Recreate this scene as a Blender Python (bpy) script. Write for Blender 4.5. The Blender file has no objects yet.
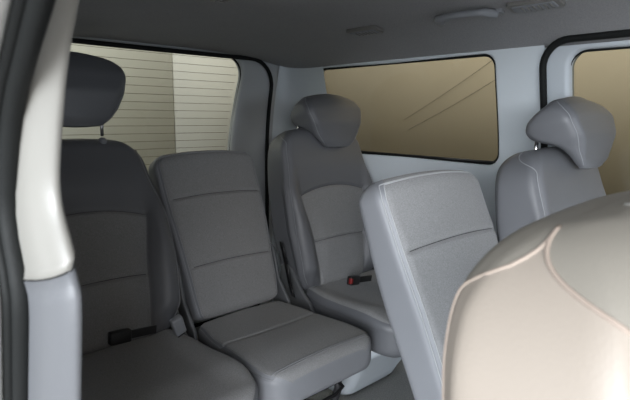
import bpy, bmesh, math, random
from mathutils import Vector, Matrix
random.seed(4)
S = bpy.context.scene
C = bpy.data.collections.new('van_interior'); S.collection.children.link(C)
PI = math.pi

# ------------------------------------------------------------------ materials
def mat(name, col, rough=.6, bump=0, scale=300, metal=0, var=0, varscale=6, spec=.5, weave=False, sheen=0, grain=None):
    m = bpy.data.materials.new(name); m.use_nodes = True
    nt = m.node_tree; N = nt.nodes; L = nt.links
    b = N['Principled BSDF']
    b.inputs['Roughness'].default_value = rough
    b.inputs['Metallic'].default_value = metal
    b.inputs['Specular IOR Level'].default_value = spec
    if sheen: b.inputs['Sheen Weight'].default_value = sheen
    tc = N.new('ShaderNodeTexCoord')
    c1 = N.new('ShaderNodeMix'); c1.data_type = 'RGBA'
    nz = N.new('ShaderNodeTexNoise'); nz.inputs['Scale'].default_value = varscale; nz.inputs['Detail'].default_value = 5
    L.new(tc.outputs['Object'], nz.inputs['Vector'])
    L.new(nz.outputs['Fac'], c1.inputs['Factor'])
    c1.inputs['A'].default_value = (*[c*(1-var) for c in col], 1)
    c1.inputs['B'].default_value = (*[min(1, c*(1+var)) for c in col], 1)
    out = c1.outputs['Result']
    if grain:                                    # fine woven / flecked grain of the cloth itself
        g = N.new('ShaderNodeTexNoise'); g.inputs['Scale'].default_value = grain[0]; g.inputs['Detail'].default_value = 2
        L.new(tc.outputs['Object'], g.inputs['Vector'])
        r = N.new('ShaderNodeMapRange'); r.inputs['From Min'].default_value = .35; r.inputs['From Max'].default_value = .65
        r.inputs['To Min'].default_value = 1-grain[1]; r.inputs['To Max'].default_value = 1+grain[1]
        L.new(g.outputs['Fac'], r.inputs['Value'])
        mx = N.new('ShaderNodeVectorMath'); mx.operation = 'SCALE'
        L.new(out, mx.inputs[0]); L.new(r.outputs['Result'], mx.inputs['Scale'])
        out = mx.outputs['Vector']
    L.new(out, b.inputs['Base Color'])
    if bump:
        t = N.new('ShaderNodeTexNoise'); t.inputs['Scale'].default_value = scale; t.inputs['Detail'].default_value = 3
        L.new(tc.outputs['Object'], t.inputs['Vector'])
        bp = N.new('ShaderNodeBump'); bp.inputs['Strength'].default_value = bump; bp.inputs['Distance'].default_value = .002
        L.new(t.outputs['Fac'], bp.inputs['Height'])
        L.new(bp.outputs['Normal'], b.inputs['Normal'])
    return m

def glass_mat(name, tint, gloss=.06):
    m = bpy.data.materials.new(name); m.use_nodes = True
    nt = m.node_tree; N = nt.nodes; L = nt.links
    N.remove(N['Principled BSDF'])
    t = N.new('ShaderNodeBsdfTransparent'); t.inputs['Color'].default_value = (*tint, 1)
    g = N.new('ShaderNodeBsdfGlossy'); g.inputs['Roughness'].default_value = .05; g.inputs['Color'].default_value = (.8, .85, .9, 1)
    mx = N.new('ShaderNodeMixShader'); mx.inputs[0].default_value = gloss
    L.new(t.outputs[0], mx.inputs[1]); L.new(g.outputs[0], mx.inputs[2])
    L.new(mx.outputs[0], N['Material Output'].inputs['Surface'])
    return m

M = dict(
 vinyl=mat('grey_vinyl', (.122, .126, .137), .42, .25, 500, var=.06, spec=.45),
 fabric=mat('grey_fabric', (.225, .226, .230), .9, .35, 900, var=.05, sheen=.12, grain=(420, .16)),
 vside=mat('seat_side_vinyl', (.205, .212, .230), .5, .2, 500, var=.04),
 vbeige=mat('beige_vinyl', (.262, .228, .195), .5, .12, 400, var=.03),
 vbeige_top=mat('taupe_vinyl', (.17, .155, .135), .42, .12, 400, var=.03),
 thread=mat('stitch_thread', (.27, .275, .29), .8),
 thread_light=mat('pale_stitch_thread', (.40, .41, .42), .8),
 dark_thread=mat('dark_seam_thread', (.045, .045, .048), .8),
 cover=mat('seat_cover', (.225, .226, .230), .9, .3, 800, var=.05, grain=(420, .16)),
 thread_beige=mat('beige_seam', (.27, .22, .185), .8),
 plastic=mat('grey_plastic', (.24, .25, .27), .45, .1, 700),
 hinge=mat('hinge_plastic', (.10, .104, .11), .45, .1, 700),
 lplastic=mat('pale_grey_plastic', (.50, .54, .58), .4, .08, 500),
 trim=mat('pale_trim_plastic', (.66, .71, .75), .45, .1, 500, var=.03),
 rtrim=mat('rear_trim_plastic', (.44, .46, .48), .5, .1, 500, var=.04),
 white=mat('white_pillar_plastic', (.20, .195, .18), .42, .06, 400, var=.03),
 lower=mat('grey_pillar_plastic', (.10, .104, .112), .5, .1, 500, var=.03),
 headliner=mat('headliner_cloth', (.31, .31, .32), .95, .3, 700, var=.06, grain=(300, .10)),
 rubber=mat('black_rubber', (.012, .013, .013), .6, .15, 300, spec=.15),
 black=mat('black_plastic', (.012, .012, .013), .4),
 red=mat('red_button', (.22, .012, .012), .4),
 chrome=mat('chrome', (.75, .75, .77), .18, metal=1),
 steel=mat('dark_steel', (.06, .06, .065), .45, metal=.6),
 carpet=mat('floor_carpet', (.42, .40, .37), .95, .8, 500, var=.15, grain=(200, .2)),
 paint=mat('white_car_paint', (.72, .72, .70), .25),
 wallbrown=mat('brown_plaster', (.37, .335, .262), .9, .2, 60, var=.07, varscale=2),
 wallgrey=mat('greenish_grey_panel', (.50, .52, .49), .8, .1, 60, var=.03),
 wallwarm=mat('warm_grey_panel', (.33, .325, .29), .8, .1, 60, var=.03),
 concrete=mat('concrete', (.22, .21, .20), .9, .5, 40, var=.2),
 wire=mat('defroster_wire', (.10, .075, .05), .6),
 lamp=mat('lamp_lens', (.20, .195, .185), .35, .3, 300),
 g_rear=glass_mat('rear_glass', (.66, .67, .63)),
 g_side=glass_mat('tinted_side_glass', (.47, .45, .39), .02),
)

def cover_nodes(m, vinyl):
    nt = m.node_tree; N = nt.nodes; L = nt.links; b = N['Principled BSDF']
    src = b.inputs['Base Color'].links[0].from_socket
    a_ = N.new('ShaderNodeAttribute'); a_.attribute_name = 'panel'
    r = N.new('ShaderNodeMapRange'); r.inputs['From Min'].default_value = -.06; r.inputs['From Max'].default_value = .06
    L.new(a_.outputs['Fac'], r.inputs['Value'])
    mx = N.new('ShaderNodeMix'); mx.data_type = 'RGBA'; mx.inputs['A'].default_value = (*vinyl, 1)
    L.new(r.outputs['Result'], mx.inputs['Factor']); L.new(src, mx.inputs['B']); L.new(mx.outputs['Result'], b.inputs['Base Color'])
    q = N.new('ShaderNodeMapRange'); q.inputs['To Min'].default_value = .42; q.inputs['To Max'].default_value = .9
    L.new(r.outputs['Result'], q.inputs['Value']); L.new(q.outputs['Result'], b.inputs['Roughness'])
cover_nodes(M['cover'], (.122, .126, .137))

# ------------------------------------------------------------------ helpers
def obj(name, verts, faces, m, parent=None, mi=None, smooth=True):
    me = bpy.data.meshes.new(name)
    me.from_pydata([tuple(v) for v in verts], [], faces)
    ms = m if isinstance(m, (list, tuple)) else [m]
    for k in ms: me.materials.append(k)
    if mi:
        for p, i in zip(me.polygons, mi): p.material_index = i
    bm = bmesh.new(); bm.from_mesh(me)
    bmesh.ops.recalc_face_normals(bm, faces=bm.faces); bm.to_mesh(me); bm.free()
    if smooth:
        me.polygons.foreach_set('use_smooth', [True]*len(me.polygons))
    o = bpy.data.objects.new(name, me); C.objects.link(o)
    if parent: o.parent = parent
    return o

def sharp(o, deg=35):
    me = o.data
    bm = bmesh.new(); bm.from_mesh(me)
    for e in bm.edges:
        if len(e.link_faces) == 2 and e.calc_face_angle(0) > math.radians(deg): e.smooth = False
    bm.to_mesh(me); bm.free()
    return o

def bevel(o, w, seg=3):
    bm = bmesh.new(); bm.from_mesh(o.data)
    es = [e for e in bm.edges if len(e.link_faces) == 2 and e.calc_face_angle(0) > math.radians(30)]
    bmesh.ops.bevel(bm, geom=es, offset=w, segments=seg, profile=.5, affect='EDGES', clamp_overlap=True)
    bm.to_mesh(o.data); bm.free()
    o.data.polygons.foreach_set('use_smooth', [True]*len(o.data.polygons))
    return o

class MB:
    def __init__(s): s.v = []; s.f = []
    def box(s, x0, x1, y0, y1, z0, z1):
        n = len(s.v)
        s.v += [(x, y, z) for x in (x0, x1) for y in (y0, y1) for z in (z0, z1)]
        s.f += [tuple(n+i for i in q) for q in ((0,1,3,2),(4,6,7,5),(0,4,5,1),(2,3,7,6),(0,2,6,4),(1,5,7,3))]
        return s
    def tube(s, pts, r, n=8, closed=False):
        pts = [Vector(p) for p in pts]; m0 = len(s.v); K = len(pts)
        up = Vector((0, 0, 1)); prev = None
        for i, p in enumerate(pts):
            a = pts[(i-1) % K] if (closed or i > 0) else p
            b = pts[(i+1) % K] if (closed or i < K-1) else p
            t = (b-a).normalized()
            if prev is None:
                q = t.cross(up)
                if q.length < .1: q = t.cross(Vector((1, 0, 0)))
            else: q = prev - t*prev.dot(t)
            q.normalize(); prev = q; w = t.cross(q)
            rr = r[i] if isinstance(r, (list, tuple)) else r
            for k in range(n):
                an = 2*PI*k/n; s.v.append(tuple(p+q*math.cos(an)*rr+w*math.sin(an)*rr))
        for i in range(K if closed else K-1):
            j = (i+1) % K
            for k in range(n):
                s.f.append((m0+i*n+k, m0+i*n+(k+1) % n, m0+j*n+(k+1) % n, m0+j*n+k))
        if not closed:
            s.f.append(tuple(m0+k for k in range(n))); s.f.append(tuple(m0+(K-1)*n+k for k in range(n)))
        return s
    def prism(s, pts, d, n0=None):
        """polygon pts (3-D) pushed by vector d"""
        n = len(s.v); K = len(pts); d = Vector(d)
        s.v += [tuple(Vector(p)) for p in pts]+[tuple(Vector(p)+d) for p in pts]
        s.f.append(tuple(range(n, n+K))); s.f.append(tuple(range(n+2*K-1, n+K-1, -1)))
        for i in range(K):
            j = (i+1) % K; s.f.append((n+i, n+j, n+K+j, n+K+i))
        return s
    def build(s, name, m, parent=None, bev=0, smooth=True):
        o = obj(name, s.v, s.f, m, parent, smooth=smooth)
        if bev: bevel(o, bev)
        return o

def tag(o, label=None, cat=None, group=None, kind=None):
    for k, v in (('label', label), ('category', cat), ('group', group), ('kind', kind)):
        if v: o[k] = v
    return o
def empty(name, loc, rz=0):
    o = bpy.data.objects.new(name, None); C.objects.link(o); o.location = loc; o.rotation_euler.z = rz
    o.empty_display_size = .1
    return o
def copy_tree(o, parent=None, skip=()):
    c = o.copy(); C.objects.link(c)
    if parent: c.parent = parent
    for ch in [k for k in C.objects if k.parent == o]:
        if ch.name.split('.')[0] not in skip: copy_tree(ch, c, skip)
    return c
def sm(a, b, x):
    t = min(1, max(0, (x-a)/(b-a))); return t*t*(3-2*t)
def interp(tab, z):
    if z <= tab[0][0]: return tab[0][1]
    for (a, u), (b, v) in zip(tab, tab[1:]):
        if z <= b: return u+(v-u)*sm(0, 1, (z-a)/(b-a))*.5+(v-u)*.5*(z-a)/(b-a)
    return tab[-1][1]
def gauss(x, s): return math.exp(-(x/s)**2)

# ring of a rounded rectangle: list of (x, y, nx, ny); the front side (y=-b) comes first
NF, NS, NC, NB = 64, 10, 9, 24
def ring(a, b, rc):
    rc = min(rc, a*.98, b*.98); P = []
    for i in range(NF): P.append((-(a-rc)+2*(a-rc)*i/(NF-1), -b, 0, -1))
    def corner(cx, cy, a0):
        for i in range(1, NC):
            t = a0+PI/2*i/NC; P.append((cx+rc*math.cos(t), cy+rc*math.sin(t), math.cos(t), math.sin(t)))
    corner(a-rc, -(b-rc), -PI/2)
    for i in range(NS): P.append((a, -(b-rc)+2*(b-rc)*i/(NS-1), 1, 0))
    corner(a-rc, b-rc, 0)
    for i in range(NB): P.append(((a-rc)-2*(a-rc)*i/(NB-1), b, 0, 1))
    corner(-(a-rc), b-rc, PI/2)
    for i in range(NS): P.append((-a, (b-rc)-2*(b-rc)*i/(NS-1), -1, 0))
    corner(-(a-rc), -(b-rc), PI)
    return P
IFR = NF+NC//2-1                                   # index at the middle of the front right corner
NR = 2*NS+NF+NB+4*(NC-1)
IFL = NR-(NC//2)                                   # middle of the front left corner
IBL = NF+(NC-1)+NS+(NC-1)+NB+NC//2-1

class Slab:
    """upholstered pad: rings along its length with rounded ends, shaped front, grooved seams"""
    def __init__(s, L, a, b, rc, rx, ry, disp=None, nz=110, crown=.01, rx0=.03, ry0=.03, yoff=None):
        s.L = L; zs = []
        r0 = max(rx0, ry0)
        K = 8
        for i in range(K): zs.append(r0*(1-math.cos(PI/2*i/K)))
        R = max(rx, ry); z1 = L-R
        for i in range(nz): zs.append(r0+(z1-r0)*i/(nz-1))
        K = 22
        for i in range(1, K+1): zs.append(z1+R*math.sin(PI/2*i/K))
        s.zs = zs; s.rings = []; s.nrm = []
        def rd(z, r, Lr):                          # rounding loss towards z = L
            if z <= Lr-r: return 0
            q = min(1, (z-(Lr-r))/r); return r*(1-math.sqrt(max(0, 1-q*q)))
        for z in zs:
            aa = a(z)-rd(z, rx, L)-rd(L-z, rx0, L); bb = b(z)-rd(z, ry, L)-rd(L-z, ry0, L)
            pts = []
            for (x, y, nx, ny) in ring(aa, max(bb, .004), rc):
                d = disp(x, y, nx, ny, z, aa) if disp else 0
                zz = z+crown*(1-(x/max(a(z), .01))**2)*sm(L-.12, L, z)
                yy = yoff(z) if yoff else 0
                pts.append(Vector((x+nx*d, y+ny*d+yy, zz)))
            s.rings.append(pts)
    def mesh(s, name, m, parent, midx=None, T=None):
        v = [p for r in s.rings for p in r]; f = []; mi = []
        for i in range(len(s.rings)-1):
            for k in range(NR):
                k2 = (k+1) % NR
                f.append((i*NR+k, i*NR+k2, (i+1)*NR+k2, (i+1)*NR+k))
                mi.append(midx(k, (s.rings[i][k]+s.rings[i+1][k2])/2) if midx else 0)
        f.append(tuple(range(NR))); mi.append(midx(NF+20, v[0]) if midx else 0)
        n = (len(s.rings)-1)*NR
        f.append(tuple(range(n, n+NR))); mi.append(midx(NF+20, v[0]) if midx else 0)
        if T: v = [T @ p for p in v]
        return obj(name, v, f, m, parent, mi)
    def path(s, idx, i0=4, i1=None, off=.0006):
        i1 = i1 or len(s.rings)-10
        c = []
        for i in range(i0, i1, 2):
            p = s.rings[i][idx % NR]; q = sum((s.rings[i][k] for k in range(0, NR, 8)), Vector())/len(range(0, NR, 8))
            c.append(p+(p-q).normalized()*off)
        return c
    def loop(s, sh, iz, i0=4, off=.0006):
        """a seam up one front corner, over the end and down the other"""
        l = s.path(IFL+sh, i0, iz, off); r = s.path(IFR-sh, i0, iz, off)
        top = [s.rings[iz][k]+Vector((0, -off, off)) for k in list(range(NR-4+sh, NR))+list(range(0, IFR-sh, 3))]
        return l+top+r[::-1]

# ------------------------------------------------------------------ seats
REC = math.radians(21.5); REC_O = math.radians(12.5)
def seat_frame_mesh(w):
    mb = MB()
    for sx in (-1, 1):
        x = sx*w
        mb.box(x-.018, x+.018, -.40, .10, .0, .025)                         # floor rail
    return mb

KEEP = {}
KM = (IFL+IBL)/2
def seam_k(z, which):
    t = sm(.606, .6645, z) if which == 'front' else sm(.630, .6645, z)
    e = IFL if which == 'front' else IBL-1
    return e+(KM-e)*min(1, t)
def seam_path(S1, which, side, off=.001, z0=.03, z1=.6645):
    out = []
    for z, r in zip(S1.zs, S1.rings):
        if z < z0 or z > z1: continue
        k = seam_k(z, which); a = int(k); p = r[a].lerp(r[(a+1) % NR], k-a)
        c = sum(r, Vector())/NR; p = p+(p-c).normalized()*off
        if side: p = Vector((-p.x, p.y, p.z))
        out.append(p)
    return out
def cross_seam(S1, zf, ok, off=.0006):
    out = []
    for k in range(0, NF, 1):
        for i in range(len(S1.rings)-1):
            a, b = S1.rings[i][k], S1.rings[i+1][k]
            if a.z <= zf(a.x) < b.z:
                p = a.lerp(b, (zf(a.x)-a.z)/(b.z-a.z))
                if ok(p.x, p.z): out.append(p+Vector((0, -off, 0)))
                break
    return out
def outer_seat():
    root = empty('passenger_seat', (0, 0, 0))
    L = .665
    def a(z): return interp([(0, .205), (.08, .225), (.25, .242), (.42, .242), (.55, .232), (.665, .218)], z)
    def b(z): return interp([(0, .065), (.2, .078), (.5, .076), (.665, .062)], z)
    def xb(z): return interp([(0, .128), (.2, .150), (.42, .190)], z)
    def za(x): return .392+.030*(1-(x/.18)**2)
    def disp(x, y, nx, ny, z, aa):
        d = 0
        if ny < .3:
            fr = max(0, -ny)
            bol = sm(xb(z)-.015, xb(z)+.055, abs(x))*sm(.0, .10, z)*(1-sm(.36, .56, z))
            d += fr*.042*bol
            d += fr*.010*(1-(x/.24)**2)*sm(.42, .55, z)
            d += fr*.012*gauss(z-.16, .10)*(1-sm(.08, .15, abs(x)))       # lumbar
            if z < za(x)+.01: d -= fr*.008*gauss(abs(x)-xb(z), .005)
            if abs(x) < xb(z): d -= fr*.007*gauss(z-za(x), .005)+fr*.008*gauss(z-.195-.006*(1-(x/.15)**2), .005)
        if nx*nx > .2 and ny < 0: d -= .002*gauss((-ny-.707), .12)
        d += .010*abs(nx)*gauss(z-.3, .3) if abs(ny) < .5 else 0
        return d
    S1 = Slab(L, a, b, .034, .080, .045, disp, nz=120, crown=.014)
    def mi(k, p):
        if k < NF and abs(p.x) < xb(p.z) and p.z < za(p.x): return 1
        return 0
    pv = Vector((0, .055, .40))
    bk = S1.mesh('backrest', [M['cover'], M['fabric']], root)
    at = bk.data.attributes.new('panel', 'FLOAT', 'POINT')
    for idx, vt in enumerate(bk.data.vertices):
        x, z = vt.co.x, vt.co.z
        at.data[idx].value = max(-1, min(1, 60*min(xb(z)-abs(x), za(x)-z))) if idx % NR < NF else -1
    for zf in (lambda x: .195+.006*(1-(x/.15)**2), za):
        MB().tube(cross_seam(S1, zf, lambda x, z: abs(x) < xb(z)-.002), .0011, 5).build('seam', M['dark_thread'], bk)
    bk.location = pv; bk.rotation_euler.x = -REC_O
    st = MB()
    for sd in (0, 1):
        MB().tube(seam_path(S1, 'front', sd), .0012, 5).build('stitching', M['thread'], bk)
    KEEP['outer'] = S1
    # cushion
    def ac(z): return interp([(0, .20), (.15, .228), (.40, .236), (.5, .225)], z)
    def bc(z): return .062
    def dc(x, y, nx, ny, z, aa):
        fr = max(0, -ny)
        d = fr*(.012*sm(.12, .2, abs(x))*(1-sm(.36, .48, z)))
        d += fr*.012*gauss(z-.36, .10)
        d += fr*.008*(1-(x/.25)**2)
        return d
    S2 = Slab(.52, ac, bc, .030, .085, .05, dc, nz=90, crown=0)
    T = Matrix(((1, 0, 0, 0), (0, 0, -1, .03), (0, -1, 0, .355), (0, 0, 0, 1)))
    cu = S2.mesh('cushion', [M['vinyl'], M['fabric']], root, lambda k, p: 1 if (k < IFR or k > IFL) else 0, T)
    # headrest
    hr = headrest(root)
    top = pv+Vector((0, math.sin(REC_O)*L, math.cos(REC_O)*L))
    hr.location = top+Vector((0, -.045, -.045)); hr.rotation_euler.x = -math.radians(12)
    po = []
    for sx in (-1, 1):
        p0 = top+Vector((sx*.100, .002, -.03)); p1 = top+Vector((sx*.100, -.002, .05))
        g = MB(); c0 = p0.lerp(p1, .40); d = (p1-p0).normalized()
        g.tube([c0-d*.012, c0, c0+d*.004, c0+d*.008], [.013, .013, .0115, .008], 16); g.build('post_guide', M['plastic'], root)
        MB().tube([p0, p1], .0055, 10).build('headrest_post', M['chrome'], root)
    # base
    base = MB()
    n = 14; Pt = []
    for (z, hw, y0, y1) in ((0, .150, -.17, .10), (.02, .160, -.19, .11), (.06, .168, -.21, .11), (.20, .192, -.29, .12), (.29, .205, -.37, .13)):
        Pt.append([(x, y+ .0, z) for x, y in rrect(hw, (y1-y0)/2, .05, (y0+y1)/2)])
    K = len(Pt[0])
    v = [p for r in Pt for p in r]; f = []
    for i in range(len(Pt)-1):
        for k in range(K): f.append((i*K+k, i*K+(k+1) % K, (i+1)*K+(k+1) % K, (i+1)*K+k))
    f += [tuple(range(K)), tuple(range((len(Pt)-1)*K, len(Pt)*K))]
    obj('base', v, f, M['lplastic'], root)
    for sx in (-1, 1):
        pl = MB(); x = sx*.222
        prof = [(.10, .30), (.14, .42), (.13, .50), (.10, .53), (.06, .50), (.0, .42), (-.05, .385), (-.08, .34), (-.06, .30)]
        pl.prism([(x, y, z) for y, z in prof], (sx*.018, 0, 0))
        pl.build('hinge_cover', M['hinge'], root, bev=.006)
    return root

def rrect(hx, hy, r, cy=0, cx=0, n=6):
    P = []
    for (sx, sy, a0) in ((1, -1, -PI/2), (1, 1, 0), (-1, 1, PI/2), (-1, -1, PI)):
        for i in range(n+1):
            t = a0+PI/2*i/n
            P.append((cx+sx*(hx-r)+r*math.cos(t), cy+sy*(hy-r)+r*math.sin(t)))
    return P

def headrest(root):
    A = [(0, .070), (.02, .098), (.06, .128), (.10, .148), (.15, .163), (.185, .160), (.205, .145), (.215, .125)]
    YF = [(0, -.048), (.02, -.060), (.10, -.078), (.16, -.070), (.195, -.048), (.215, -.020)]
    YB = [(0, -.034), (.03, -.028), (.06, -.014), (.082, .010), (.093, .040), (.104, .064), (.13, .076), (.16, .066), (.19, .034), (.205, .010), (.215, -.002)]
    rr = []
    for i in range(61):
        z = .215*i/60
        W_ = [-.010, -.005, 0, .005, .010]
        aa, yf, yb = [sum(interp(t_, z+w_*min(1, z/.01, (.215-z)/.01)) for w_ in W_)/5 for t_ in (A, YF, YB)]
        c = (yf+yb)/2; b = (yb-yf)/2
        r = []
        for (x, y, nx, ny) in ring(aa, max(b, .008), .030):
            d = 0
            if ny < 0: d = .008*(1-(x/aa)**2)*(-ny)-.0022*gauss((-ny-.707), .14)*(1 if ny > -.98 else 0)
            if abs(nx) > .3: d += .005*abs(nx)*(1-min(1, abs(y/max(b, .02)))**2)
            r.append(Vector((x+nx*d, c+y+ny*d, z+.012*sm(.14, .215, z)*(1-(x/aa)**2)-.004*(1-sm(0, .04, z))*(1-(x/aa)**2))))
        rr.append(r)
    def cap(r, dz):
        c = sum(r, Vector())/NR; out = []
        for q, h in ((.93, .35), (.8, .65), (.6, .88), (.3, .99)):
            out.append([c+(p-c)*q+Vector((0, 0, dz*h)) for p in r])
        return out
    rr2 = cap(rr[0], -.005)[::-1]+rr+cap(rr[-1], .008)
    v = [p for r in rr2 for p in r]; f = []
    for i in range(len(rr2)-1):
        for k in range(NR): f.append((i*NR+k, i*NR+(k+1) % NR, (i+1)*NR+(k+1) % NR, (i+1)*NR+k))
    f += [tuple(range(NR)), tuple(range((len(rr2)-1)*NR, len(rr2)*NR))]
    h = obj('headrest', v, f, M['vinyl'], root)
    for kk in (IFL-1, IFR+1):
        pts = []
        for r in rr[2:]:
            c = sum(r, Vector())/NR; p = r[kk]; pts.append(p+(p-c).normalized()*.0008)
        MB().tube(pts, .0010, 6).build('stitching', M['thread'], h)
    return h

def middle_seat():
    root = empty('middle_seat', (0, 0, 0))
    L = .605
    def a(z): return interp([(0, .178), (.1, .186), (.45, .212), (.605, .216)], z)
    def b(z): return interp([(0, .055), (.3, .060), (.605, .046)], z)
    def disp(x, y, nx, ny, z, aa):
        fr = max(0, -ny); q = max(0, 1-(x/.2)**2)
        d = fr*.016*q*sm(0, .1, z)
        for z0 in (.183, .432):
            zc = z0+.008*q
            if abs(x) < aa-.020: d -= fr*.009*gauss(z-zc, .0045)-fr*.003*gauss(z-zc, .04)
        if ny < -.2 and abs(nx) > .2: d -= .0035*gauss((-ny-.707), .12)
        return d
    S1 = Slab(L, a, b, .030, .050, .040, disp, nz=120, crown=.012)
    pv = Vector((0, .055, .40))
    def mi(k, p): return 1 if (k < IFR or k > IFL) else 0
    bk = S1.mesh('backrest', [M['vside'], M['fabric']], root, mi)
    for z0 in (.183, .432):
        MB().tube(cross_seam(S1, lambda x: z0+.008*max(0, 1-(x/.2)**2), lambda x, z: True), .0011, 5).build('seam', M['dark_thread'], bk)
    bk.location = pv; bk.rotation_euler.x = -REC
    st = MB()
    iz = len(S1.rings)-12
    st.tube(S1.loop(1, iz, off=.001), .0011, 5); st.tube(S1.loop(-1, iz+1, off=.001), .0011, 5)
    st.build('stitching', M['thread_light'], bk)
    def ac(z): return interp([(0, .185), (.15, .210), (.5, .224)], z)
    def dc(x, y, nx, ny, z, aa):
        fr = max(0, -ny); q = max(0, 1-(x/.2)**2)
        d = fr*(.010*q+.010*gauss(z-.36, .12))
        d -= fr*.005*gauss(z-.20-.03*q, .006)
        if ny < -.2 and abs(nx) > .2: d -= .003*gauss((-ny-.707), .12)
        return d
    S2 = Slab(.485, ac, lambda z: .055, .030, .065, .030, dc, nz=90, crown=0)
    T = Matrix(((1, 0, 0, 0), (0, 0, -1, .03), (0, -1, 0, .352), (0, 0, 0, 1)))
    cu = S2.mesh('cushion', [M['vside'], M['fabric']], root, lambda k, p: 1 if (k < IFR or k > IFL) else 0, T)
    st = MB()
    iz = len(S2.rings)-14
    for sh, o_ in ((1, .001), (-1, .001)): st.tube([T @ p for p in S2.loop(sh, iz-sh, off=o_)], .0011, 5)
    st.build('stitching', M['thread'], cu)
    fr = MB()
    for sx in (-1, 1):
        x = sx*.15
        fr.tube([(x, .06, .30), (x, .02, .16), (x, -.02, .025)], .014, 10)
        fr.tube([(x, -.33, .30), (x, -.34, .20), (x, -.30, .08), (x, -.24, .025)], .014, 10)
        fr.tube([(x, -.38, .295), (x, .06, .295)], .012, 10)
    fr.tube([(-.15, -.33, .22), (.15, -.33, .22)], .009, 10)
    fr.tube([(-.15, .02, .16), (.15, .02, .16)], .011, 10)
    fr.build('seat_frame', M['steel'], root)
    for sx in (-1, 1): MB().box(sx*.15-.022, sx*.15+.022, -.38, .10, 0, .028).build('floor_rail', M['plastic'], root, bev=.004)
    lv = MB(); lv.tube([(.09, -.36, .288), (.09, -.42, .262), (.05, -.425, .252), (-.03, -.425, .25), (-.06, -.41, .262), (-.06, -.36, .288)], .006, 8)
    lv.build('release_bar', M['black'], root)
    for sx in (-1, 1):
        x = sx*.200
        pl = MB()
        prof = [(.08, .31), (.155, .46), (.165, .60), (.145, .615), (.12, .60), (.085, .48), (.02, .40), (.0, .33)]
        pl.prism([(x, y-.03, z) for y, z in prof], (sx*.014, 0, 0))
        pl.build('hinge_cover', M['hinge'], root, bev=.005)
    return root

# ------------------------------------------------------------------ place the seats
FL = -1.12
o1 = outer_seat(); m1 = middle_seat()
SG = 'outer passenger seats'
def place(o, x, y, label, cat='seat', group=None, rz=0):
    o.location = (x, y, FL); o.rotation_euler.z = rz; tag(o, label, cat, group)
    return o
rear_far = o1
rear_near = copy_tree(o1)
mid_far = copy_tree(o1)
near = copy_tree(o1, skip=('headrest', 'headrest_post'))
G3 = 'grey seats of the rear bench row'; G2 = 'seats of the row in front of the rear row'
place(rear_far, 1.498, 1.45, 'grey seat with headrest in the rear far corner, beside the long tinted side window', group=G3)
place(rear_near, .505, 1.45, 'dark shadowed seat with headrest right behind the white pillar, in front of the rear glass', group=G3)
place(mid_far, 1.54, .448, 'grey vinyl seat whose headrest stands before the pale pillar and door window', group=G2)
place(near, .49, .035, 'large blurry beige seat back closest to the viewer, its headrest removed', group=G2)
place(m1, .985, 1.45, 'narrow grey seat without headrest between the two rear row headrest seats', group=G3)
m2 = copy_tree(m1, skip=('hinge_cover',))
place(m2, 1.070, .49, 'pale lit grey seat back without headrest, in front of the rear row, double stitched edge', group=G2)
def child(o, n): return [k for k in C.objects if k.parent == o and k.name.split('.')[0] == n]
hb = child(rear_near, 'backrest')[0]; hb.rotation_euler.x = -math.radians(23)
for k in child(rear_near, 'headrest')+child(rear_near, 'headrest_post')+child(rear_near, 'post_guide'):
    k.location += Vector((0, .055, .072 if 'headrest' == k.name.split('.')[0] else -.018))
for k in child(rear_near, 'headrest_post'): k.scale.z = 1.0; k.location.z += .045
for q, dx, dz in ((rear_far, .034, -.030), (mid_far, .02, -.03)):
    for k in child(q, 'headrest'): k.location += Vector((dx+.010, -.022-(.012 if q is mid_far else 0), dz*.5-(.006 if q is rear_far else .014))); k.scale.z = 1 if q is rear_far else .90
for k in child(mid_far, 'headrest_post')+child(mid_far, 'post_guide')+child(mid_far, 'backrest'): k.location.z -= .032
for q, dx in ((mid_far, .028), (rear_far, .012)):
    for k in child(q, 'headrest_post')+child(q, 'post_guide'): k.location.x += dx
for k in C.objects:
    if k.name.startswith('stitching') and k.parent and k.parent.parent == m1:
        k.data = k.data.copy(); k.data.materials[0] = M['thread']
# the nearest seat: upright back and beige covers
nb = child(near, 'backrest')[0]; nb.rotation_euler.x = math.radians(-13); nb.location = (0, -.057, .395)
nb.data = nb.data.copy(); nb.data.materials[0] = M['vbeige']; nb.data.materials[1] = M['vbeige_top']
So = KEEP['outer']
at = nb.data.attributes.new('side_panel', 'FLOAT', 'POINT')
for idx, vt in enumerate(nb.data.vertices):
    i, k = idx//NR, idx % NR
    z = So.zs[min(i, len(So.zs)-1)]
    kk = k
    if vt.co.x > 0:                                  # the right hand side panel mirrors the left one
        if k < NF: kk = NR+(NF-1-k) if k > NF-12 else -50
        elif k < NF+(NC-1)+NS+(NC-1): kk = NR-1-(k-NF)
    if vt.co.x < 0 and k < 12: kk = NR+k
    d = min(kk-seam_k(z, 'back'), seam_k(z, 'front')-kk)
    at.data[idx].value = max(-1, min(1, d*.5))
def two_tone(m, other):
    nt = m.node_tree; N = nt.nodes; L = nt.links; b = N['Principled BSDF']
    src = b.inputs['Base Color'].links[0].from_socket
    a_ = N.new('ShaderNodeAttribute'); a_.attribute_name = 'side_panel'
    r = N.new('ShaderNodeMapRange'); r.inputs['From Min'].default_value = -.15; r.inputs['From Max'].default_value = .15
    L.new(a_.outputs['Fac'], r.inputs['Value'])
    mx = N.new('ShaderNodeMix'); mx.data_type = 'RGBA'; mx.inputs['A'].default_value = (*other, 1)
    L.new(r.outputs['Result'], mx.inputs['Factor']); L.new(src, mx.inputs['B']); L.new(mx.outputs['Result'], b.inputs['Base Color'])
two_tone(M['vbeige'], (.20, .185, .16))
for pl in nb.data.polygons: pl.material_index = 0
pv = Vector((0, .055, .40)); Lb = .665
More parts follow.
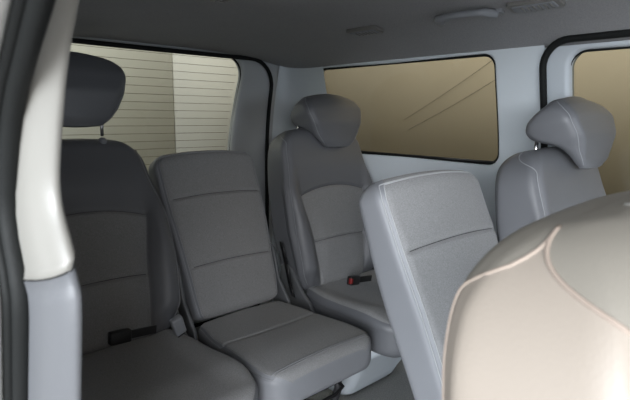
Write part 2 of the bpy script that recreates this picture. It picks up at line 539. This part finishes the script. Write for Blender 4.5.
for g, sx in zip(child(near, 'post_guide'), (-1, 1)):
    g.data = g.data.copy(); g.data.clear_geometry()
    c0 = pv+Vector((sx*.082, math.sin(.0436)*Lb-.016, math.cos(.06)*Lb-.012))
    t = MB().tube([c0+Vector((0, 0, -.015)), c0+Vector((0, 0, .004)), c0+Vector((0, 0, .009)), c0+Vector((0, 0, .0095))], [.011, .011, .009, .004], 18)
    g.data.from_pydata(t.v, [], t.f); g.data.materials.clear(); g.data.materials.append(M['white'])
    g.data.polygons.foreach_set('use_smooth', [True]*len(g.data.polygons)); g['label'] = 'white post guide'
for s_ in child(nb, 'stitching')+child(nb, 'seam'): bpy.data.objects.remove(s_)
for sd in (0, 1):
    for wh in ('front', 'back'): MB().tube(seam_path(So, wh, sd, -.0002), .0017, 6).build('piping', M['thread_beige'], nb)

# ------------------------------------------------------------------ seat belts and buckles
def buckle(loc, rot, label, m_body, red=True, size=1.0, stalk=.10):
    r = empty('seat_belt_buckle', loc); r.rotation_euler = rot
    b = MB().box(-.018, .018, -.012, .012, stalk, stalk+.062).build('buckle_body', m_body, r, bev=.005)
    MB().box(-.012, .012, -.003, .003, 0, stalk+.005).build('stalk', M['black'], r, bev=.001)
    if red: MB().box(-.011, .011, -.0125, .0, stalk+.05, stalk+.0645).build('release_button', M['red'], r, bev=.002)
    tag(r, label, 'seat belt buckle')
    return r
buckle((1.545, 1.33, -.672), (0, math.radians(-80), math.radians(8)), 'black belt buckle with red button lying on the rear far seat cushion', M['black'])
buckle((.680, 1.345, -.672), (math.radians(12), math.radians(-20), 0), 'pale grey belt buckle standing between the dark rear seat and narrow seat', M['plastic'], red=False, stalk=.012)
buckle((.60, 1.345, -.628), (0, math.radians(-84), math.radians(4)), 'black belt buckle lying on the dark rear seat cushion behind the pillar', M['black'], red=False, stalk=.08)
sb = MB(); pts = []
for p in [(1.205, 1.50, -.50), (1.212, 1.48, -.58), (1.212, 1.455, -.66), (1.20, 1.42, -.70)]: pts.append(p)
sb = MB()
for i in range(len(pts)-1):
    a_, b_ = Vector(pts[i]), Vector(pts[i+1])
    n_ = Vector((0, 1, 0))
    sb.prism([a_, a_+Vector((0, .022, .004)), b_+Vector((0, .022, .004)), b_], (.003, 0, 0))
tag(sb.build('seat_belt', M['black']), 'thin black belt webbing hanging in the gap beside the rear far corner seat', 'seat belt')

# ------------------------------------------------------------------ van shell
def struct(o): o['kind'] = 'structure'; return o
def wx(z):
    """inside face of the left wall, leaning inwards above the belt line"""
    return 1.80-.095*sm(-.20, .34, z) if z < .34 else 1.705
def rloop(y0, y1, z0, z1, r, n=8, q=1.0):
    P = []
    for (cy, cz, a0) in ((y1-r, z0+r, -PI/2), (y1-r, z1-r, 0), (y0+r, z1-r, PI/2), (y0+r, z0+r, PI)):
        for i in range(n+1):
            t = a0+PI/2*i/n; P.append((cy+r*math.cos(t), cz+r*math.sin(t)))
    return P
def densify(P, k=4):
    out = []
    for i in range(len(P)):
        a, b = P[i], P[(i+1) % len(P)]
        n = max(1, int(math.hypot(b[0]-a[0], b[1]-a[1])/.05))
        out += [(a[0]+(b[0]-a[0])*j/n, a[1]+(b[1]-a[1])*j/n) for j in range(n)]
    return out
def holed(name, outer, inner, mapf, reveal, m, rb=.012):
    """panel between an outer outline and a hole; outlines get equal counts by angle; the hole edge rolls back by vector reveal"""
    inner = densify(inner); cy = sum(p[0] for p in inner)/len(inner); cz = sum(p[1] for p in inner)/len(inner)
    y0, y1, z0, z1 = outer; out = []
    for (y, z) in inner:
        dy, dz = y-cy, z-cz; t = 1e9
        if dy > 1e-6: t = min(t, (y1-cy)/dy)
        if dy < -1e-6: t = min(t, (y0-cy)/dy)
        if dz > 1e-6: t = min(t, (z1-cz)/dz)
        if dz < -1e-6: t = min(t, (z0-cz)/dz)
        out.append((cy+dy*t, cz+dz*t))
    # add exact corners
    K = len(inner); rows = []
    for (Y, Z) in ((y0, z0), (y0, z1), (y1, z0), (y1, z1)):
        i = min(range(K), key=lambda k: math.hypot(out[k][0]-Y, out[k][1]-Z)); out[i] = (Y, Z)
    for q in range(13):
        f = (q/12); rows.append([mapf(o[0]+(i[0]-o[0])*f, o[1]+(i[1]-o[1])*f) for o, i in zip(out, inner)])
    last = rows[-1]; R = Vector(reveal)
    cen = sum(last, Vector())/K
    for j in range(1, 6):
        t = PI/2*j/5
        rows.append([p+(cen-p).normalized()*rb*math.sin(t)*.8+R*rb*(1-math.cos(t)) for p in last])
    rows.append([p+R*.025 for p in rows[-1]])
    v = [p for r in rows for p in r]; fc = []
    for i in range(len(rows)-1):
        for k in range(K): fc.append((i*K+k, i*K+(k+1) % K, (i+1)*K+(k+1) % K, (i+1)*K+k))
    o = obj(name, v, fc, m); o.data.materials[0] = m
    return o, rows[-1]

WL = lambda y, z: Vector((wx(z), y, z))
WIN2 = rloop(.925, 1.875, -.185, .232, .045)
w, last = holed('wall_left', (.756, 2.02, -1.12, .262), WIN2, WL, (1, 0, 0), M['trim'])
struct(w)
def gasket(name, loop2, mapf, r, m=M['rubber'], off=(0, 0, 0), parent=None):
    pts = [mapf(y, z)+Vector(off) for y, z in densify(loop2)]
    return MB().tube(pts, r, 8, closed=True).build(name, m, parent)
def pane(name, loop2, mapf, off, m, parent=None):
    P = densify(loop2); c = (sum(p[0] for p in P)/len(P), sum(p[1] for p in P)/len(P)); v = []; f = []
    K = len(P)
    for q in (0, .25, .5, .75, .97):
        v += [mapf(p[0]+(c[0]-p[0])*q, p[1]+(c[1]-p[1])*q)+Vector(off) for p in P]
    for i in range(4):
        for k in range(K): f.append((i*K+k, i*K+(k+1) % K, (i+1)*K+(k+1) % K, (i+1)*K+k))
    f.append(tuple(range(4*K, 5*K)))
    return obj(name, v, f, m, parent)
p = struct(pane('window_2', WIN2, WL, (.026, 0, 0), M['g_side']))
gasket('window_seal', [(y+(.008 if y < 1.3 else -.008), z+(.008 if z < 0 else -.006)) for y, z in WIN2], WL, .007, off=(.012, 0, 0), parent=p)
tr = MB().box(1.800, 1.812, .945, 1.82, -.172, -.165); tr.build('glass_channel', M['black'], p)

# sliding door on the far side: inner frame with its own window
DW = rloop(-.75, .698, -.30, .222, .055)
d, last = holed('door_1', (-.90, .785, -1.12, .262), DW, lambda y, z: Vector((wx(z)+.012, y, z)), (1, 0, 0), M['lplastic'], rb=.02)
# round the door frame's top rear corner by the seal that covers it
struct(d)
p = struct(pane('window_3', DW, lambda y, z: Vector((wx(z)+.03, y, z)), (.012, 0, 0), M['g_side']))
gasket('window_seal', [(y-.010 if y > 0 else y+.010, z+.008 if z < 0 else z-.008) for y, z in DW], lambda y, z: Vector((wx(z)+.03, y, z)), .005, off=(.002, 0, 0), parent=p)
sl = rloop(-.92, .748, -1.10, .246, .085)
s_ = gasket('trim_1', sl, WL, .012, off=(-.030, 0, 0)); struct(s_)

# tailgate with the heated rear glass
def TG(x, z): return Vector((x, 2.17-.10*sm(-.3, .4, z)*((z+.3)/.7 if z > -.3 else 0)-.02*((x-.965)/.6)**2, z))
RW = [(x-(.30-z)*.10*(1 if x > .9 else -1), z+.010*(1.45-x)) for x, z in rloop(.40, 1.470, -.42, .290, .110)]
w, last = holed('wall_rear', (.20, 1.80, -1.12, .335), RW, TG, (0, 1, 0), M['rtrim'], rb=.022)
struct(w)
p = struct(pane('window_1', RW, TG, (0, .032, 0), M['g_rear']))
gasket('window_seal', [(y-.012 if y > 1 else y+.012, z-.012 if z > 0 else z+.012) for y, z in RW], TG, .006, off=(0, .026, 0), parent=p)
df = MB()
for i in range(17):
    z = .262-.0350*i
    df.tube([TG(x, z)+Vector((0, .030, 0)) for x in [.46+.05*k for k in range(18)]+[1.43-(.30-z)*.10]], .0009, 5)
df.build('defroster_wire', M['wire'], p)
s_ = MB().tube([TG(x, z)+Vector((0, -.010, 0)) for x, z in densify(rloop(.24, 1.608, -1.05, .272, .14))], .010, 8, closed=True).build('trim_2', M['rubber']); struct(s_)
# rear corner pillar: smooth cove between tailgate and side wall
v = []; f = []; NZ = 24; NA = 14
for i in range(NZ+1):
    z = -1.12+1.42*i/NZ
    A_ = TG(1.635, z); B_ = Vector((wx(z), 1.82, z)); cc = Vector((wx(z), A_.y-.015, z))
    for k in range(NA+1):
        t = k/NA; q = (1-t)**2*Vector((A_.x, A_.y-.015, z))+2*t*(1-t)*cc+t*t*Vector((B_.x-.002, B_.y, z)); v.append(q)
for i in range(NZ):
    for k in range(NA): n = i*(NA+1)+k; f.append((n, n+1, n+NA+2, n+NA+1))
struct(obj('trim_3', v, f, M['trim']))

# headliner
v = []; f = []; NX, NY = 60, 80
for j in range(NY+1):
    y = -1.9+(2.16+1.9)*j/NY
    for i in range(NX+1):
        u = -1+2*i/NX; x = .965+.765*u
        z = .352-.122*abs(u)**3.2
        z -= .062*sm(1.45, 2.16, y)**1.3*(1-abs(u)**3.2*.95)
        v.append((x, y, z))
for j in range(NY):
    for i in range(NX): n = j*(NX+1)+i; f.append((n, n+1, n+NX+2, n+NX+1))
hl = obj('ceiling', v, f, M['headliner']); struct(hl)
md = hl.modifiers.new('thick', 'SOLIDIFY'); md.thickness = .03; md.offset = -1
if True:
    # solidify must grow upwards, away from the cabin
    md.offset = 1 if hl.data.polygons[0].normal.z > 0 else -1
# roof skin
v = []; f = []
for j in range(2):
    y = -1.9 if j == 0 else 2.26
    for i in range(25):
        u = -1+i/12; v.append((.965+.83*u, y, .48-.16*abs(u)**3.5))
for i in range(24): f.append((i, i+1, 25+i+1, 25+i))
r_ = obj('roof', v, f, M['paint']); struct(r_)

# floor of the cabin
struct(MB().box(.15, 1.80, -1.9, 2.16, -1.17, -1.12).build('floor', M['carpet']))

# near side quarter wall behind the door opening, and the pillar trim at its edge
struct(MB().box(.06, .13, .56, 2.16, -1.12, .27).build('wall_right', M['rtrim']))


YR = [(-1.12, .84), (-.42, .602), (-.329, .579), (-.198, .549), (-.157, .553), (-.117, .589), (-.096, .602), (-.039, .584), (.051, .539), (.101, .498), (.142, .457), (.30, .33)]
YL = [(-1.12, .70), (-.33, .505), (-.256, .48), (-.131, .435), (-.111, .454), (-.07, .463), (.009, .412), (.063, .323), (.087, .288), (.30, .02)]
YR = [(z*.675, y*.675) for z, y in YR]
YR[0] = (-1.12, .70)
def lin(tab, z):
    if z <= tab[0][0]: return tab[0][1]
    for (a, u), (b, v_) in zip(tab, tab[1:]):
        if z <= b: return u+(v_-u)*(z-a)/(b-a)
    return tab[-1][1]
def smt(tab, z, h=.018): return sum(lin(tab, z+h*k/3) for k in range(-3, 4))/7
def pillar(name, m, ztop, zbot, push=0):
    """ztop / zbot give the height at the seal side and at the cabin side"""
    v = []; f = []; NZ = 50; prof = []
    for i in range(NZ+1):
        q = i/NZ
        row = []
        def bez(z):
            yl, yr = smt(YL, z), smt(YR, z)
            P0, P1, P2 = Vector((.088, yl)), Vector((.092, yr+.010)), Vector((.108+push, yr))
            out = [(1-t)**2*P0+2*t*(1-t)*P1+t*t*P2 for t in [k/12 for k in range(13)]]
            out += [Vector((.113+push, yr+.018)), Vector((.120, yr+.06)), Vector((.126, yr+.12)), Vector((.128, yr+.19))]
            return out
        n = 17
        for k in range(n):
            w_ = min(1, k/12); zt = ztop[0]+(ztop[1]-ztop[0])*w_; zb = zbot[0]+(zbot[1]-zbot[0])*w_
            z = zb+(zt-zb)*q
            e = min(q, 1-q)*abs(zt-zb); pin = .0022*(1-min(1, e/.004)) if abs(zt-zb) > 0 else 0
            p_ = bez(z)[k]; row.append(Vector((p_.x-pin, p_.y+pin, z)))
        v += row
    for i in range(NZ):
        for k in range(16): n = i*17+k; f.append((n, n+1, n+18, n+17))
    o = obj(name, v, f, m); struct(o)
    md = o.modifiers.new('thick', 'SOLIDIFY'); md.thickness = .004; md.offset = 0
    return o
pillar('trim_4', M['white'], (.27, .27), (-.1315, -.1120))
pillar('trim_5', M['lower'], (-.1325, -.1130), (-1.10, -1.10), .001)
zz = [-1.1+.02*i for i in range(70)]
mb = MB()
mb.tube([(.083, smt(YL, z)-.009, z) for z in zz], .0078, 12)
mb.tube([(.0745, smt(YL, z)-.008, z) for z in zz], .0042, 10)
struct(mb.build('trim_6', M['rubber']))
v = []; f = []
for z in zz:
    yl = smt(YL, z)
    for (x, dy) in ((.073, .02), (.070, -.004), (.063, -.012), (.048, -.016), (.024, -.008), (.010, .02), (.0, .10), (-.01, .5), (-.01, 1.6)): v.append((x, yl+dy, z))
for i in range(len(zz)-1):
    for k in range(8): n = i*9+k; f.append((n, n+1, n+10, n+9))
b_ = obj('trim_7', v, f, M['paint']); struct(b_)
md = b_.modifiers.new('thick', 'SOLIDIFY'); md.thickness = .003; md.offset = 0

# ------------------------------------------------------------------ fittings on the headliner
def zc(x, y):
    u = (x-.965)/.765
    return .352-.122*abs(u)**3.2-.062*sm(1.45, 2.16, y)**1.3*(1-abs(u)**3.2*.95)
def slopex(x, y): return math.atan2(zc(x+.01, y)-zc(x-.01, y), .02)
gx, gy0, gy1 = 1.475, .80, .995
h = empty('grab_handle', (gx, (gy0+gy1)/2, zc(gx, .8)))
ln = gy1-gy0
pts = []
for i in range(33):
    t = i/32; y = -ln/2+ln*t
    e = min(t, 1-t)*2
    pts.append((-.004-.055*sm(0, .26, e)-.010*sm(.2, 1, e), y, -.010-.008*sm(0, .3, e)))
MB().tube(pts, [.0105 if .12 < i/32 < .88 else .013 for i in range(33)], 12).build('grip', M['plastic'], h)
for sy in (-1, 1):
    MB().prism([(x+0, sy*(ln/2)+y, -.008) for x, y in rrect(.015, .020, .01)], (0, 0, .016)).build('mount', M['plastic'], h, bev=.003)
tag(h, 'grey curved plastic grab handle under the headliner above the tinted side window', 'grab handle')
h.rotation_euler.y = -slopex(gx, .8)*.6

def ceil_unit(x, y, lx, ly, label, name, lens=True):
    r = empty(name, (x, y, zc(x, y)-.003)); r.rotation_euler.y = -slopex(x, y)
    MB().prism([(a, b, -.009) for a, b in rrect(lx/2, ly/2, .012)], (0, 0, .014)).build('housing', M['lamp'], r, bev=.003)
    if lens:
        MB().prism([(a, b, -.012) for a, b in rrect(lx/2-.012, ly/2-.014, .006)], (0, 0, .006)).build('lens', M['plastic'], r, bev=.002)
    mb = MB()
    k = int((ly-.04)/.016)
    for i in range(k): mb.box(-lx/2+.016, lx/2-.016, -ly/2+.024+i*.016, -ly/2+.028+i*.016, -.0145, -.010)
    mb.build('grille', M['lamp'], r)
    tag(r, label, 'ceiling vent')
    return r
ceil_unit(1.46, 1.326, .060, .15, 'small grey ceiling vent above the front end of the rear far seat', 'ceiling_vent')
ceil_unit(1.46, .680, .065, .15, 'larger grey ceiling vent at the upper right, beside the grab handle', 'ceiling_vent')
ceil_unit(.86, 1.335, .05, .13, 'pale ceiling vent at the top edge of the view near the roof middle', 'ceiling_vent')

# ------------------------------------------------------------------ the garage around the van
struct(MB().box(-4, 4.4, -4, 5, -1.62, -1.55).build('ground', M['concrete']))
struct(MB().box(3.2, 3.25, -4, 5, -1.55, 2.2).build('wall_left_garage', M['wallbrown']))
struct(MB().box(1.885, 3.2, 3.70, 3.75, -1.55, 2.2).build('wall_back_garage', M['wallwarm']))
struct(MB().box(-3, 1.875, 3.70, 3.75, -1.55, 2.2).build('wall_back_garage_panel', M['wallgrey']))
for (a, b, l) in (((3.19, 2.458, -.026), (3.19, 1.50, .53), 'upper'), ((3.19, 2.415, -.102), (3.19, 1.50, .37), 'lower')):
    c_ = MB().tube([Vector(a).lerp(Vector(b), i/12)+Vector((0, 0, -.015*math.sin(PI*i/12))) for i in range(13)], .0012, 6).build('cable', M['black'])
    tag(c_, l+' of two thin slanting cables on the brown wall seen through the side window', 'cable')

# ------------------------------------------------------------------ light
def area(name, loc, target, size, power, col, sy=None):
    l = bpy.data.lights.new(name, 'AREA'); l.energy = power; l.color = col; l.size = size
    if sy: l.shape = 'RECTANGLE'; l.size_y = sy
    o = bpy.data.objects.new(name, l); C.objects.link(o); o.location = loc
    o.rotation_euler = (Vector(target)-Vector(loc)).to_track_quat('-Z', 'Y').to_euler()
    return o
area('daylight_garage_opening', (-6, -2.4, 1.0), (1.2, .7, -.2), 4.5, 1300, (.90, .95, 1.0))
area('daylight_front_right', (-4.2, -5.0, 1.5), (1.0, 1.2, -.2), 3.0, 600, (.95, .97, 1.0))
area('windshield_daylight', (.75, -3.2, .2), (.9, 1.0, -.3), 1.0, 30, (.80, .90, 1.0))
area('warm_seat_fill', (-.35, -1.3, .5), (.2, .4, -.2), .5, 4, (1.0, .84, .68))  # added fill that warms the beige seat and pillar, not a known lamp
area('side_wall_fill', (2.0, 1.0, 3.2), (3.2, 1.0, 0), 1.2, 170, (1, .93, .82))  # added light to brighten the wall outside the side windows, no real fixture
area('rear_wall_fill', (.9, 2.6, 3.0), (.9, 3.7, 0), 1.2, 110, (1, .95, .86))  # invented source that lights the wall seen through the rear glass
W = bpy.data.worlds.new('world'); S.world = W; W.use_nodes = True
W.node_tree.nodes['Background'].inputs[0].default_value = (.64, .64, .65, 1)
W.node_tree.nodes['Background'].inputs[1].default_value = .17

# ------------------------------------------------------------------ camera
cam = bpy.data.cameras.new('camera'); co = bpy.data.objects.new('camera', cam); C.objects.link(co)
yaw, pit, rol, fpx = 0.742075736, 0.166987376, 0.0106762305, 500.0
fw = Vector((math.sin(yaw)*math.cos(pit), math.cos(yaw)*math.cos(pit), -math.sin(pit)))
rt = Vector((math.cos(yaw), -math.sin(yaw), 0)); up = rt.cross(fw)
r2 = rt*math.cos(rol)+up*math.sin(rol); u2 = -rt*math.sin(rol)+up*math.cos(rol)
co.matrix_world = Matrix((r2, u2, -fw)).transposed().to_4x4()
cam.sensor_width = 36; cam.lens = 36*fpx/630; cam.clip_start = .01
cam.dof.use_dof = True; cam.dof.focus_distance = 1.5; cam.dof.aperture_fstop = 10
S.camera = co
S.view_settings.view_transform = 'Standard'; S.view_settings.look = 'None'
S.view_settings.gamma = 1; S.view_settings.exposure = 0
try: S.view_settings.use_curve_mapping = False
except Exception: pass
S.cycles.use_denoising = True
S.cycles.max_bounces = 8; S.cycles.transparent_max_bounces = 12
